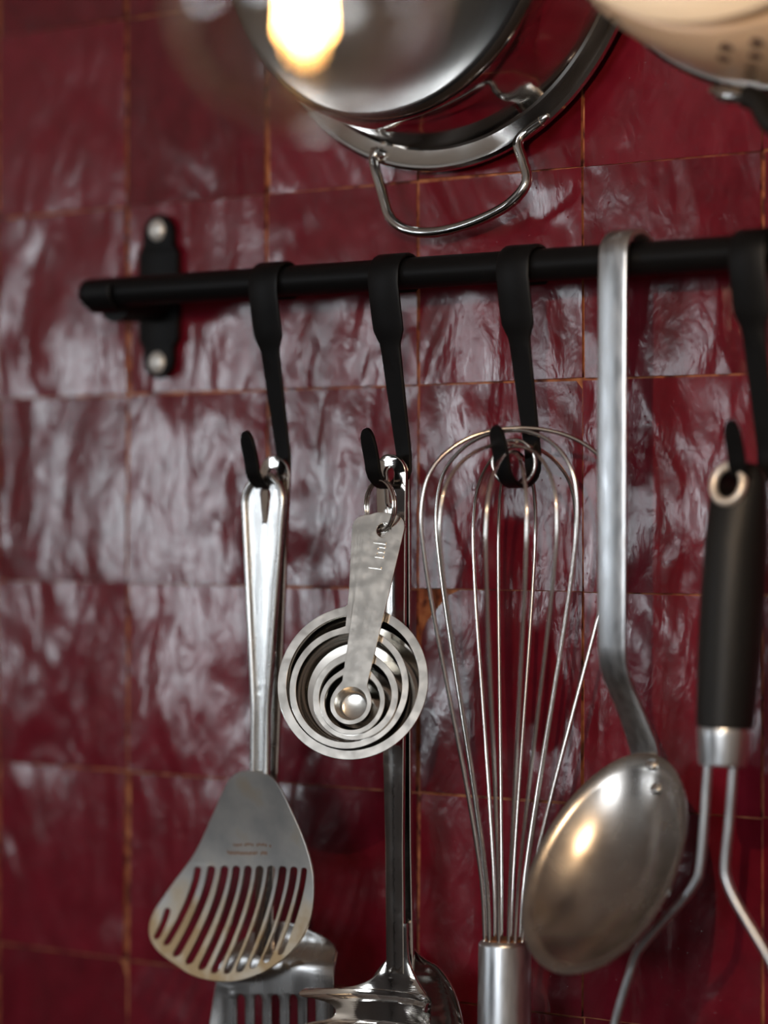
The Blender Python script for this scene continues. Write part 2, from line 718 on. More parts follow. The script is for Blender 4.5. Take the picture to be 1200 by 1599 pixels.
HOOKL = ['black flat steel hook on the rail holding the two slotted turners',
         'black flat steel hook on the rail holding the ring of measuring spoons',
         'black flat steel hook on the rail holding the balloon whisk',
         'black flat steel hook on the rail holding the black-handled masher']
for x, lab in zip(HOOKX, HOOKL):
    me = hook_me.copy()
    me.transform(Matrix.Translation((x / 1000, 0, 0)))
    tag(link('rail_hook', me, M_BLACK, None, 40, (x, RY, RZ)), lab, 'hook', 'black hooks on the rail')

# ------------------------------------------------------------------ ladle hung straight on the rail
LX = W(957, 600, -52).x
ladle = empty('serving_ladle', (LX, RY, RZ + 8), 'long steel serving spoon with oval bowl hooked straight over the rail', 'ladle')
lp = []
for k in range(11):
    a = R(-15 + 195 * k / 10)
    lp.append(Vector((LX, RY + 11.0 * math.cos(a), RZ + 1.0 + 11.2 * math.sin(a))))
for (y, z) in [(-51.4, 100), (-51.8, 60), (-52, 20), (-52, -30), (-52, -58), (-51.0, -66), (-48, -73), (-43, -80), (-36, -90), (-29, -101), (-26, -108), (-25.5, -116), (-27, -122)]:
    lp.append(Vector((LX, y, z)))
lw = [15.0] * 11 + [15.0, 15.0, 15.2, 14.8, 14.4, 14.2, 14.0, 14.0, 14.5, 15.5, 15, 12, 6]
sec = [(-1, -1.2), (-.85, -1.7), (.85, -1.7), (1, -1.2), (1, .8), (.82, 1.7), (.45, 2.1), (-.45, 2.1), (-.82, 1.7), (-1, .8)]
link('handle', sweep_mesh(lp, lw, sec), M_ALU, ladle, 50)
# oval bowl, leaning out of the wall towards its tip
TOPB = W(1016, 1176, -29)
LEN, WID, PHI = 111.0, 77.0, R(33)
tdir = Vector((-0.03, -math.sin(PHI), -math.cos(PHI))).normalized()
bx = Vector((1, 0, -0.03)).normalized()
bn = bx.cross(tdir).normalized()
if bn.y > 0:
    bn = -bn
cB = TOPB + tdir * (LEN / 2) + Vector((-1.5, 0, 0))


def bowl_fn(depth_of):
    verts, faces = [], []
    NR, NA = 14, 72
    for side in (0, 1):
        for i in range(NR + 1):
            r = i / NR
            for k in range(NA):
                a = 2 * math.pi * k / NA
                ca, sa = math.cos(a), math.sin(a)
                egg = 1 + 0.06 * sa
                p = cB + bx * (ca * WID / 2 * r * egg) + tdir * (sa * LEN / 2 * r)
                p = p - bn * (depth_of(r) + side * 1.3)
                verts.append(p)
        off = side * (NR + 1) * NA
        for i in range(NR):
            for k in range(NA):
                faces.append((off + i * NA + k, off + i * NA + (k + 1) % NA, off + (i + 1) * NA + (k + 1) % NA, off + (i + 1) * NA + k))
    o2 = (NR + 1) * NA
    for k in range(NA):
        a, b2 = NR * NA + k, NR * NA + (k + 1) % NA
        faces.append((a, b2, o2 + b2, o2 + a))
    return mesh_mm(verts, faces)


def dish(r):
    if r > 0.93:
        return 0.0
    return 15.0 * (1 - (r / 0.93) ** 2.4)


bw = link('bowl', bowl_fn(dish), M_BOWL, ladle, 60)
for (px, py) in ((1013, 1189), (1022, 1228)):
    c0 = W(px, py, -34)
    # slide onto the bowl's surface
    rel = c0 - cB
    rr = math.hypot(rel.dot(bx) / (WID / 2), rel.dot(tdir) / (LEN / 2))
    p = cB + bx * rel.dot(bx) + tdir * rel.dot(tdir) - bn * dish(min(rr, 1))
    sp = [(0.0, 1.2), (1.6, 1.1), (2.6, 0.6), (3.0, -0.8)]
    nn = bn
    link('rivet', lathe_mesh(sp, lambda x, z, h_: p + bx * x + tdir * z + nn * (h_ + 0.7), 20), M_SAT, ladle)

# ------------------------------------------------------------------ flat handles with an eyelet


def px_outline(left, right, y, n=10):
    """left / right edges as pixel lists from top to bottom -> closed outline in (x, z) mm"""
    l = catmull([(*W(px, py, y).xz, 0) for px, py in left], n)
    r = catmull([(*W(px, py, y).xz, 0) for px, py in right], n)
    return [(p.x, p.y) for p in l] + [(p.x, p.y) for p in r[::-1]]


def px_loop(pts, y, n=6):
    return [(p.x, p.y) for p in catmull([(*W(px, py, y).xz, 0) for px, py in pts], n, True)]


def slot_loop(x, z0, z1, w0, w1, n=8):
    """rounded slot from z0 (top, width w0) to z1 (bottom, width w1)"""
    out = []
    for k in range(n + 1):
        a = math.pi * k / n
        out.append((x - w0 / 2 * math.cos(a), z0 + w0 / 2 * math.sin(a)))
    for k in range(n + 1):
        a = math.pi * k / n
        out.append((x + w1 / 2 * math.cos(a), z1 - w1 / 2 * math.sin(a)))
    return out


def flat_handle(name, cx, y, z_top, w_top, z_end, w_end, parent, m, dx=0.0, crown=1.2, th=1.6, rims=False, eye=(5.5, 3.5, 13)):
    """tapering strip with round top and teardrop eyelet; slightly crowned across its width"""
    def half(t):
        return (w_top + (w_end - w_top) * min(t * 1.35, 1)) / 2
    L = z_top - z_end
    lft, rgt = [], []
    for k in range(13):
        a = R(90) * k / 12
        lft.append((-w_top / 2 * math.sin(a), -w_top / 2 * (1 - math.cos(a))))
    for k in range(1, 25):
        t = k / 24
        d = w_top / 2 + (L - w_top / 2) * t
        lft.append((-half(t), -d))
    rgt = [(-x, z) for x, z in lft[1:]]
    outline = lft + rgt[::-1]
    hole = slot_loop(0, -6.0 - eye[0] / 2, -6.0 - eye[0] / 2 - eye[2], eye[0], eye[1])

    def fn(a, b_, c):
        s = -b_ / L
        wloc_ = max(half(min(max(s, 0), 1)), 1)
        return (cx + a + dx * s, y - c - crown * (1 - (a / wloc_) ** 2), z_top + b_)
    o = link(name, fill_mesh(outline, [hole], th, fn, 0.35, 2), m, parent, 20)
    if rims:
        for s in (-1, 1):
            path = [fn(s * (abs(x) - 0.9), z, 1.1) for x, z in (lft if s < 0 else [(-x, z) for x, z in lft])[2:]]
            link('handle_rim', tube_mesh(path, 1.9, 10), m, parent, 60)
    return o


# --- worn slotted turner, front of hook one
H1 = HOOKX[0]
YT = -49.5
turner = empty('slotted_turner', (H1, YT, 18), 'worn steel fish turner with curved slots and brown stains, hanging in front', 'turner')
pT = W(415, 742, YT)
pB = W(408, 1212, YT)
flat_handle('handle', pT.x, YT, pT.z, 27.0, pB.z, 10.5, turner, M_SAT, dx=pB.x - pT.x, crown=-0.6, th=1.6, rims=True, eye=(7, 4, 12))
zx = lambda x, y: (180 + x / 3.158, 1150 + y / 3.158)
bl = [(600, 185), (560, 225), (520, 300), (470, 400), (415, 515), (370, 595), (300, 690), (230, 790), (182, 870), (165, 935), (175, 1000), (215, 1058),
      (290, 1115), (380, 1172), (470, 1200), (560, 1208), (640, 1198), (730, 1165), (810, 1115), (870, 1060), (920, 990), (955, 900), (968, 790),
      (965, 680), (945, 580), (910, 470), (870, 370), (825, 265), (785, 205), (740, 180), (680, 168), (640, 170)]
YB = -51.5
outline = px_loop([zx(*p) for p in bl], YB, 5)
slots = [((252, 848), (200, 1000), 12), ((398, 645), (250, 1030), 13), ((465, 640), (300, 1085), 15), ((530, 640), (365, 1122), 15), ((588, 640), (430, 1150), 15),
         ((645, 640), (492, 1166), 15), ((703, 640), (555, 1168), 15), ((760, 640), (615, 1160), 15), ((817, 642), (680, 1143), 15), ((872, 645), (742, 1115), 14),
         ((922, 650), (812, 1075), 11)]
holes = []
for (a, b2, hw_) in slots:
    n = 40
    hl_len = math.hypot(b2[0] - a[0], b2[1] - a[1])
    hw_ *= 1.3
    le, ri = [], []
    for k in range(n + 1):
        t = 0.5 - 0.5 * math.cos(math.pi * k / n)
        x = a[0] + (b2[0] - a[0]) * (t ** 1.45)
        y = a[1] + (b2[1] - a[1]) * t
        e = min(min(t, 1 - t) * hl_len / hw_, 1)
        w_ = max(hw_ * math.sqrt(max(1 - (1 - e) ** 2, 0)), 0.6)
        le.append((x - w_, y))
        ri.append((x + w_, y))
    holes.append([(W(*zx(*p), YB).x, W(*zx(*p), YB).z) for p in le + ri[::-1]])
zb_top = W(*zx(640, 170), YB).z
zb_bot = W(*zx(560, 1208), YB).z


def blade_fn(a, b_, c):
    t = (zb_top - b_) / (zb_top - zb_bot)
    return (a, YB - c + 3.0 * math.sin(math.pi * min(max(t, 0), 1)) - 1.0, b_)


# stained towards the slots: brown patches with a shape of their own
M_BLADE, nt, b, new, ln = mat('stained_turner_blade')
b.inputs['Metallic'].default_value = 1
tc = new('ShaderNodeTexCoord')
n = new('ShaderNodeTexNoise')
n.inputs['Scale'].default_value = 55
n.inputs['Detail'].default_value = 6
ln(tc.outputs['Object'], n.inputs['Vector'])
sx = new('ShaderNodeSeparateXYZ')
ln(tc.outputs['Object'], sx.inputs[0])
mr = new('ShaderNodeMapRange')
mr.inputs[1].default_value, mr.inputs[2].default_value = -0.185, -0.225
mr.inputs[3].default_value, mr.inputs[4].default_value = 0.0, 0.42
ln(sx.outputs[2], mr.inputs[0])
ad = new('ShaderNodeMath')
ln(n.outputs['Fac'], ad.inputs[0])
ln(mr.outputs[0], ad.inputs[1])
rp = ramp(new, [(0.35, (0.40, 0.39, 0.375)), (0.62, (0.54, 0.515, 0.48)), (0.80, (0.55, 0.46, 0.35)), (1.0, (0.42, 0.29, 0.16))])
ln(ad.outputs[0], rp.inputs[0])
ln(rp.outputs[0], b.inputs['Base Color'])
b.inputs['Roughness'].default_value = 0.38
bp = new('ShaderNodeBump')
bp.inputs['Strength'].default_value = 0.12
bp.inputs['Distance'].default_value = 0.0004
ln(n.outputs['Fac'], bp.inputs['Height'])
ln(bp.outputs[0], b.inputs['Normal'])
blade = link('blade', fill_mesh(outline, holes, 1.2, blade_fn, 0.3, 1), M_BLADE, turner, 18)

# worn maker's stamp: two short rows of rust-brown marks, too worn to read
M_STAMP, nt, b, new, ln = mat('rust_brown_stamp')
b.inputs['Base Color'].default_value = (0.25, 0.12, 0.045, 1)
b.inputs['Roughness'].default_value = 0.7
rs = random.Random(3)
st = []
for row, (ry, x0, x1, hh) in enumerate([(533, 575, 760, 16), (578, 545, 745, 20)]):
    x = x0
    while x < x1:
        w_ = rs.uniform(7, 13)
        if rs.random() < 0.82:
            ymid = ry + (x - 650) ** 2 * 0.0005 * (-1 if row else 1) + rs.uniform(-3, 3)
            q = [W(*zx(x, ymid - hh * rs.uniform(.3, .5)), YB), W(*zx(x + w_ * .6, ymid - hh * .4), YB),
                 W(*zx(x + w_ * .75, ymid + hh * .4), YB), W(*zx(x + w_ * .1, ymid + hh * rs.uniform(.2, .5)), YB)]
            vv = [Vector(blade_fn(p.x, p.z, 0.64)) for p in q] + [Vector(blade_fn(p.x, p.z, 0.4)) for p in q]
            st.append(mesh_mm(vv, [(0, 1, 2, 3), (7, 6, 5, 4), (0, 4, 5, 1), (1, 5, 6, 2), (2, 6, 7, 3), (3, 7, 4, 0)]))
        x += w_
link('maker_stamp', join_meshes(st), M_STAMP, blade, None)

# --- polished slotted turner behind it
YR = -40.5
rear = empty('polished_turner', (H1, YR, 25), 'polished grey slotted turner hanging behind the worn fish turner', 'turner')
pT = W(431, 712, YR)
pB = W(443, 1462, YR)
flat_handle('handle', pT.x, YR, pT.z, 19.5, pB.z - 12, 12.0, rear, M_POL, dx=-8.0, crown=1.5, th=1.8, eye=(6.5, 4, 12))
lo = [(425, 1440), (400, 1452), (372, 1475), (358, 1505), (352, 1545), (346, 1610), (340, 1690), (338, 1740), (344, 1752)]
ro = [(450, 1440), (478, 1451), (512, 1468), (531, 1492), (539, 1530), (538, 1600), (536, 1680), (536, 1745), (528, 1758)]
YRB = -38.0
out = px_outline(lo, ro, YRB, 6)
hl_ = []
for px in (388, 415, 442, 470, 498):
    a, b2 = W(px, 1560, YRB), W(px - 3, 1715, YRB)
    hl_.append(slot_loop(a.x, a.z, b2.z, 5.6, 5.6))
z1 = W(480, 1488, YRB).z


def rear_fn(a, b_, c):
    k = 6.5 * (1 / (1 + math.exp(-(b_ - z1) / 2.2)))      # bend between neck and blade
    k2 = -2.6 * max(0, (a - W(515, 1550, YRB).x) / 9.0) ** 2
    k3 = -2.6 * max(0, (W(372, 1550, YRB).x - a) / 9.0) ** 2
    return (a, YRB - 5.0 + k + max(k2, -5) + max(k3, -5) - c, b_)


link('blade', fill_mesh(out, hl_, 1.5, rear_fn, 0.4, 3), M_REAR, rear, 24)

# ------------------------------------------------------------------ serving spoon and pasta server on hook two
H2 = HOOKX[1]
YS = -33.5
sp_root = empty('serving_spoon', (H2, YS, 25), 'dark polished serving spoon hanging behind the pasta server', 'spoon')
pT = W(617, 711, YS)
pB = W(632, 1480, YS)
flat_handle('handle', pT.x, YS, pT.z, 18.5, pB.z - 10, 12.0, sp_root, M_POL, dx=pB.x - pT.x, crown=1.5, th=1.8, eye=(6.5, 4, 12))
lo = [(622, 1455), (612, 1485), (590, 1512), (572, 1545), (562, 1600), (560, 1680), (572, 1750), (600, 1800), (640, 1815)]
ro = [(636, 1455), (643, 1480), (657, 1498), (684, 1514), (706, 1548), (721, 1605), (724, 1685), (712, 1755), (682, 1800)]
out = px_outline(lo, ro, YS, 6)
sxc = W(642, 1640, YS).x
szc = W(642, 1640, YS).z


def spoon_fn(a, b_, c):
    u, v = (a - sxc) / 34.0, (b_ - szc) / 52.0
    d = max(0, 1 - (u * u + v * v)) ** 0.8 * 9.0
    return (a, YS + d - c, b_)


link('bowl', fill_mesh(out, [], 1.4, spoon_fn, 0.4, 3), M_POL, sp_root, 40)

YP = -40.0
ps = empty('pasta_server', (H2, YP, 25), 'polished steel pasta server with side prongs, hanging behind the measuring spoons', 'pasta server')
pT = W(612, 709, YP)
pB = W(619, 1480, YP)
flat_handle('handle', pT.x, YP, pT.z, 18.5, pB.z - 12, 11.0, ps, M_POL, dx=pB.x - pT.x, crown=1.6, th=1.8, eye=(6.5, 4, 14))
pc = W(623, 1480, YP)
RC = 40.0
# unrolled outline: (arc length from the middle, mm below the neck)
half = [(5.5, -12), (5.7, 0), (7.5, 7), (14, 15), (24, 19.5), (36, 20.5), (48, 20), (51, 21.5), (50, 23.5), (42, 25.5), (35, 28), (32.5, 31.5), (35, 35),
        (46, 36.5), (51.5, 38), (50.5, 40.5), (42, 42.5), (35, 45), (33, 48.5), (35, 52), (45, 54), (50, 55.5), (49, 58), (41, 60), (35, 62.5), (34, 66), (38, 72),
        (40, 78), (36, 84), (26, 90), (12, 94), (0, 95)]
hc = [(p.x, p.y) for p in catmull([(a, -d, 0) for a, d in half], 4)]
outline = hc + [(-a, b_) for a, b_ in hc[::-1][1:]]


def server_fn(a, b_, c):
    r = RC
    an = a / r
    grow = min(max((-b_ - 2) / 20.0, 0), 1)
    yy = -(r - c * 0 + 0) * (1 - math.cos(an)) * (0.35 + 0.65 * grow)
    t = max(-b_ - 55, 0) / 40.0
    yy -= 12 * t * t
    return (pc.x + r * math.sin(an) - c * math.sin(an) * 0.6, pc.y + yy - c * math.cos(an), pc.z + b_)


hol = [[(9 * math.cos(2 * math.pi * k / 24), -58 + 14 * math.sin(2 * math.pi * k / 24)) for k in range(24)]]
link('head', fill_mesh(outline, hol, 1.5, server_fn, 0.4, 3), M_POL, ps, 40)

# ------------------------------------------------------------------ measuring spoons on a ring
BETA = R(25)
LEAN = 0.23                      # the nested bowls push the set away from the handles behind
SX = Vector((math.cos(BETA), math.sin(BETA), 0))
SN = Vector((math.sin(BETA), -math.cos(BETA), 0))
SZ = Vector((0, 0, 1))
HOLE = W(600, 828, -55.5)
HD = (HOLE - CAM).dot(FW)
PXMM = F / HD
CB = SX.dot(RT)
spoon_data = [  # hole x offset px, centre px, outer radius, inner radius, depth, label
    (-24, (548, 1067), 36.6, 32.2, 15.0, 'largest measuring spoon, rearmost of the nested five with the widest rim'),
    (-18, (544, 1076), 29.0, 25.8, 13.0, 'second largest measuring spoon, nested just inside the widest one'),
    (-11, (556, 1090), 20.8, 17.5, 10.8, 'middle-sized measuring spoon, third rim of the nested five'),
    (-5, (553, 1099), 15.8, 13.4, 8.8, 'second smallest measuring spoon, just behind the foremost one'),
    (0, (552, 1103), 10.0, 7.8, 7.0, 'smallest measuring spoon marked 1 ml, foremost of the nested five')]
for k, (ho, cpx, Ro, Ri, dep, lab) in enumerate(spoon_data):
    hx = ho / PXMM / CB
    cx = (cpx[0] + 13 - 600) / PXMM / CB - hx
    cz = -(cpx[1] - 828) / PXMM
    D = math.hypot(cx, cz)
    g = math.atan2(cx, -cz)
    zl = (SZ * math.cos(LEAN) - SN * math.sin(LEAN))
    NN = (SN * math.cos(LEAN) + SZ * math.sin(LEAN))
    ax = SX * math.sin(g) - zl * math.cos(g)      # down the handle
    ac = SX * math.cos(g) + zl * math.sin(g)      # across, to the right
    off = NN * (1.25 * (k - 4))
    O = HOLE + SX * hx + off
    root = empty('measuring_spoon', O, lab, 'measuring spoon', 'measuring spoons on the ring')
    top = -8.5
    n = 120
    L0, L1 = top, D + Ro
    left = []
    for i in range(n + 1):
        s = i / n
        d = L0 + (L1 - L0) * (0.5 - 0.5 * math.cos(math.pi * s))
        t = min(max((d - top) / (D - Ri * 0.8 - top), 0), 1)
        wt = 10.2 - 4.2 * t
        q = (d - top) / 9.0
        if q < 1:
            wt *= (1 - (1 - q) ** 3.0) ** (1 / 2.6) if q > 0 else 0.0
        cc = Ro * Ro - (d - D) ** 2
        wc = math.sqrt(cc) if cc > 0 else 0.0
        hh = wt if d < D else 0
        if wc <= 0 and d < D:
            # fillet before the circle starts
            gap = (D - Ro) - d
            wc = 0
        kk = 5.0 if (d < D and abs(d - (D - Ro)) < Ro) else 0.01
        if d < D:
            hdiff = max(kk - abs(hh - wc), 0) / kk
            w_ = max(hh, wc) + hdiff * hdiff * kk * 0.25
        else:
            w_ = wc
        left.append((w_, d))
    outl = [(-w_, -d) for w_, d in left] + [(w_, -d) for w_, d in left[::-1][1:-1]]
    holes = [[(Ri * math.cos(2 * math.pi * j / 72), -D + Ri * math.sin(2 * math.pi * j / 72)) for j in range(72)],
             [(3.6 * math.cos(2 * math.pi * j / 24), 3.6 * math.sin(2 * math.pi * j / 24)) for j in range(24)]]
    fn = lambda a, b_, c: O + ac * a + ax * (-b_) + NN * c
    link('handle', fill_mesh(outl, holes, 0.9, fn, 0.2), M_SPOON, root, 15)
    cbowl = O + ax * D
    fl = Ri * 0.66
    prof = [(Ri + 0.1, 0.42), (Ri - 0.2, -0.3), (Ri - 0.7, -dep * 0.45), (Ri - 1.3, -dep * 0.8), (Ri - 2.2 if Ri > 9 else Ri - 1.7, -dep * 0.95), (fl, -dep), (0.0, -dep),
            (0.0, -dep - .7), (fl, -dep - .7), ((Ri - 1.7 if Ri > 9 else Ri - 1.2), -dep * 0.95 - .6), (Ri - .7, -dep * .8 - .3), (Ri - .1, -dep * .45), (Ri + .3, -.3)]
    link('bowl', lathe_mesh(prof, lambda x, z, h_: cbowl + ac * x + ax * z + NN * h_, 72, True), M_POL if k < 4 else M_SPOON, root, 22)
    if k == 4:
        tcu = bpy.data.curves.new('t', 'FONT')
        tcu.body = '1 ml'
        tcu.size = 8.6
        tcu.extrude = 0.22
        tcu.offset = 0.0
        tcu.bevel_depth = 0.12
        tcu.align_x = 'LEFT'
        to = bpy.data.objects.new('t', tcu)
        COL.objects.link(to)
        tm = bpy.data.meshes.new_from_object(to.evaluated_get(bpy.context.evaluated_depsgraph_get()))
        bpy.data.objects.remove(to)
        tm.materials.clear()
        # reads upwards along the handle
        base = O + ax * 20.5 + ac * 2.2 + NN * 0.6
        for v in tm.vertices:
            v.co = world_m(base - ax * v.co.x - ac * v.co.y + NN * v.co.z)
        link('raised_lettering', tm, M_SPOON, root, 30)

AL = R(-17)
rd = Vector((math.cos(AL), math.sin(AL), 0))
rc = W(596, 790, -52.5)
ring = [rc + rd * (12.2 * math.cos(2 * math.pi * k / 48)) + SZ * (12.2 * math.sin(2 * math.pi * k / 48)) for k in range(48)]
ring2 = [rc + rd * (12.2 * math.cos(2 * math.pi * k / 48)) + SZ * (12.2 * math.sin(2 * math.pi * k / 48)) + rd.cross(SZ) * 1.3 for k in range(48)]
tag(link('key_ring', join_meshes([tube_mesh(ring, 0.7, 8, True), tube_mesh(ring2, 0.7, 8, True)]), M_POL, None, 60, rc),
    'small split ring threading the measuring spoons onto the hook', 'ring')

# ------------------------------------------------------------------ balloon whisk
H3 = HOOKX[2]
YW = -47.0
wh_c = W(789, 1470, YW)
whisk = empty('balloon_whisk', wh_c, 'steel balloon whisk hanging upside down with its handle at the bottom', 'whisk')
RH = 12.3
prof = [(0, 0.3), (RH - 3.2, 0.3), (RH - 1.5, 0.6), (RH - .9, 0.0), (RH - .2, -0.8), (RH, -2), (RH, -60), (RH + .6, -100), (RH, -118), (RH - 4, -124), (0, -126)]
link('handle', lathe_mesh(prof, lambda x, z, h_: wh_c + Vector((x - h_ * -0.012, z, h_)), 40), M_ALU, whisk, 40)
M_RUSTY, nt, b, new, ln = mat('rusty_plug')
b.inputs['Base Color'].default_value = (0.18, 0.07, 0.025, 1)
b.inputs['Roughness'].default_value = 0.8
link('plug', lathe_mesh([(0, 1.3), (RH - 3.4, 1.2), (RH - 2.8, 0.2)], lambda x, z, h_: wh_c + Vector((x, z, h_)), 24), M_RUSTY, whisk)
APX = W(803, 690, YW)
dirs = RT
# loops: angle in plan relative to the picture plane, radius left/right, apex px y, apex x shift, bulge height
loops = [(0, 44.5, 46, 668, 3, 1.3), (38, 42, 40, 692, -1, 0.9), (70, 39, 36, 705, 0, 0.8), (-32, 41, 34, 672, 0, 0.9), (-62, 38, 38, 697, 1, 0.7), (98, 36, 36, 708, 0, 0.8)]
AXX = (APX - wh_c)
for (ang, rl, rr_, ytop, dx, rw) in loops:
    dv = RT * math.cos(R(ang)) + FW * math.sin(R(ang))
    ztop = W(803, ytop, YW).z
    Ht = ztop - wh_c.z
    pts = []
    rb = 9.2

    def side(rmax, s):
        # from the handle up to the apex: flat flare, belly at ~82 %, round top
        prof_ = [(-0.03, rb), (0.0, rb), (0.12, rb + (rmax - rb) * 0.07), (0.28, rb + (rmax - rb) * 0.27), (0.45, rb + (rmax - rb) * 0.52), (0.62, rb + (rmax - rb) * 0.775),
                 (0.74, rb + (rmax - rb) * 0.93), (0.83, rmax), (0.905, rmax * 0.94), (0.955, rmax * 0.74), (0.988, rmax * 0.42)]
        out_ = []
        for f, r_ in prof_:
            out_.append(wh_c + AXX * (f * Ht / AXX.z) * 1.0 + dv * (s * r_) + RT * (dx * f))
        return out_
    L_ = side(rl, -1)
    R_ = side(rr_, 1)
    top = wh_c + AXX * (Ht / AXX.z) + RT * dx
    path = catmull(L_ + [top] + R_[::-1], 6)
    link('wire', tube_mesh(path, rw * 0.25 + 0.72, 8), M_WIRE, whisk, 60)
rgc = W(803, 723, -45)
rdv = Vector((math.cos(R(15)), math.sin(R(15)), 0))
link('hanging_ring', tube_mesh([rgc + rdv * (10.6 * math.cos(2 * math.pi * k / 40)) + SZ * (10.6 * math.sin(2 * math.pi * k / 40)) for k in range(40)], 0.95, 8, True), M_WIRE, whisk, 60)

# ------------------------------------------------------------------ masher
H5 = HOOKX[3]
YM = -46.0
mt, mb = W(1158, 722, YM), W(1132, 1140, -55)
masher = empty('potato_masher', (H5, YM, 20), 'potato masher with thick black handle and bent steel wires', 'masher')
mv = (mb - mt)
mL = mv.length
md = mv.normalized()
mx = Vector((1, 0, 0)) - md * md.x
mx.normalize()
my = md.cross(mx)
prof = [(0.0, 0.0), (5.0, 0.2), (9.0, 1.2), (11.6, 3.6), (12.9, 7.5), (13.4, 15), (13.9, 35), (14.2, 60), (13.8, 90), (12.6, 115), (11.6, mL - 1), (11.0, mL), (0.0, mL)]


def mfn(x, z, h_):
    fl = 0.62 + 0.33 * min(max((h_ - 4) / 30, 0), 1)       # flattened near the eyelet
    return mt + mx * x + my * (z * fl) + md * h_


hm = lathe_mesh(prof, mfn, 40)
eye = mt + md * 9.5
cut = lathe_mesh([(0, -30), (5.4, -30), (5.4, 30), (0, 30)], lambda x, z, h_: eye + mx * x + Vector((0, 0, 1)) * z + Vector((0, h_, 0)), 28)
hm = boolean(hm, cut)
link('handle', hm, M_RUBBER, masher, 40)
M_EYE, nt, b, new, ln = mat('eyelet_metal')
b.inputs['Metallic'].default_value = 0.7
b.inputs['Base Color'].default_value = (0.85, 0.78, 0.70, 1)
b.inputs['Roughness'].default_value = 0.45
ep = [eye + Vector((0, -8.8 + 2.0 * math.sin(2 * math.pi * k / 36), 0)) + mx * (7.6 * math.cos(2 * math.pi * k / 36)) + SZ * (7.9 * math.sin(2 * math.pi * k / 36)) for k in range(36)]
link('eyelet', tube_mesh(ep, 2.1, 10, True), M_EYE, masher, 60)
fprof = [(0.0, mL - 2), (11.8, mL - 1.0), (12.3, mL + 0.5), (12.2, mL + 2.5), (11.4, mL + 9), (10.6, mL + 15), (9.6, mL + 15.8), (0, mL + 15.8)]
link('ferrule', lathe_mesh(fprof, lambda x, z, h_: mt + mx * x + my * z * 0.9 + md * h_, 36), M_ALU, masher, 40)
YMW = -58
wl = [(1110, 1175), (1106, 1200), (1100, 1290), (1094, 1355), (1087, 1378), (1065, 1408), (1030, 1445), (1004, 1476), (993, 1494), (983, 1525), (966, 1580), (952, 1640), (946, 1665), (945, 1680)]
wr = [(1149, 1175), (1146, 1200), (1139, 1290), (1133, 1350), (1136, 1376), (1150, 1408), (1178, 1456), (1204, 1500), (1216, 1530), (1232, 1580), (1252, 1640), (1259, 1665), (1260, 1680)]
for wpts in (wl, wr):
    link('wire', tube_mesh(catmull([W(*p, YMW) for p in wpts], 5), 2.0, 12), M_ALU, masher, 60)
# wavy mashing foot below the frame
a, b2 = W(945, 1680, YMW), W(1260, 1680, YMW)
fw_ = [a + (b2 - a) * t + Vector((0, 14 * math.sin(t * math.pi * 5), -1.0)) for t in [k / 60 for k in range(61)]]
link('mashing_foot', tube_mesh(fw_, 2.0, 12), M_ALU, masher, 60)

# ------------------------------------------------------------------ steel pan with wire loop handle
YPR = -12.0
pcn = W(690, -128, YPR)
pan = empty('steel_pan', pcn, 'shiny steel pan with its brushed base outward and a wire loop handle', 'pan')
RP = 122.0
bprof = [(0, -47.5), (60, -47.6), (97, -47.8), (100.0, -47.2)]
sprof = [(100.0, -47.2), (102.0, -45.2), (103.4, -42), (105.6, -28), (108.2, -13), (109.8, -6), (111, -3.4), (112.2, -2.6), (118.5, -2.4), (120.5, -2.6), (122.0, -1.2), (122.2, 1.0), (120.6, 2.4),
         (118, 1.0), (111, 0.0), (108.5, -4), (104.4, -28), (102, -41), (98, -45.6), (0, -46)]
pfn = lambda x, z, h_: pcn + Vector((x, h_, z))
link('base', lathe_mesh(bprof, pfn, 128), M_PANBASE, pan, 30)
link('body', lathe_mesh(sprof, pfn, 160), M_PAN, pan, 30)
hpath = [(846, 190), (836, 197), (824, 206), (812, 217), (810, 230), (818, 254), (823.5, 275), (819, 293), (801, 314), (774, 332), (732, 350), (690, 361), (654, 362.5),
         (627, 355), (609, 338), (601.5, 317), (596, 296), (588, 269), (584, 250), (588, 240), (593, 236)]
ys = [-15.5, -15.8, -16.5, -18, -19, -19, -20, -21, -22, -22, -22, -22, -22, -22, -21, -20, -19, -18.5, -17, -16, -15.5]
hpts = catmull([W(*p, y) for p, y in zip(hpath, ys)], 5)
link('loop_handle', tube_mesh(hpts, 2.6, 14), M_POL, pan, 60)
for (px, py) in ((845, 190), (592, 238)):
    p = W(px, py, -15)
    rv = Vector((p.x - pcn.x, 0, p.z - pcn.z)).normalized()
    tv = Vector((-rv.z, 0, rv.x))
    link('handle_weld', tube_mesh([p - tv * 5, p - tv * 2, p + tv * 2, p + tv * 5], [1.2, 2.4, 2.4, 1.2], 10), M_POL, pan, 60)
# the upper handle it hangs by
up = [pcn + Vector((math.sin(R(a)) * 116, -4.0, math.cos(R(a)) * 116)) for a in (-20, 20)]
pth = catmull([up[0], up[0] + Vector((2, -3, 14)), up[0] + Vector((14, -6, 34)), pcn + Vector((0, -6, 160)), up[1] + Vector((-14, -6, 34)), up[1] + Vector((-2, -3, 14)), up[1]], 6)
link('loop_handle', tube_mesh(pth, 2.05, 12), M_POL, pan, 60)

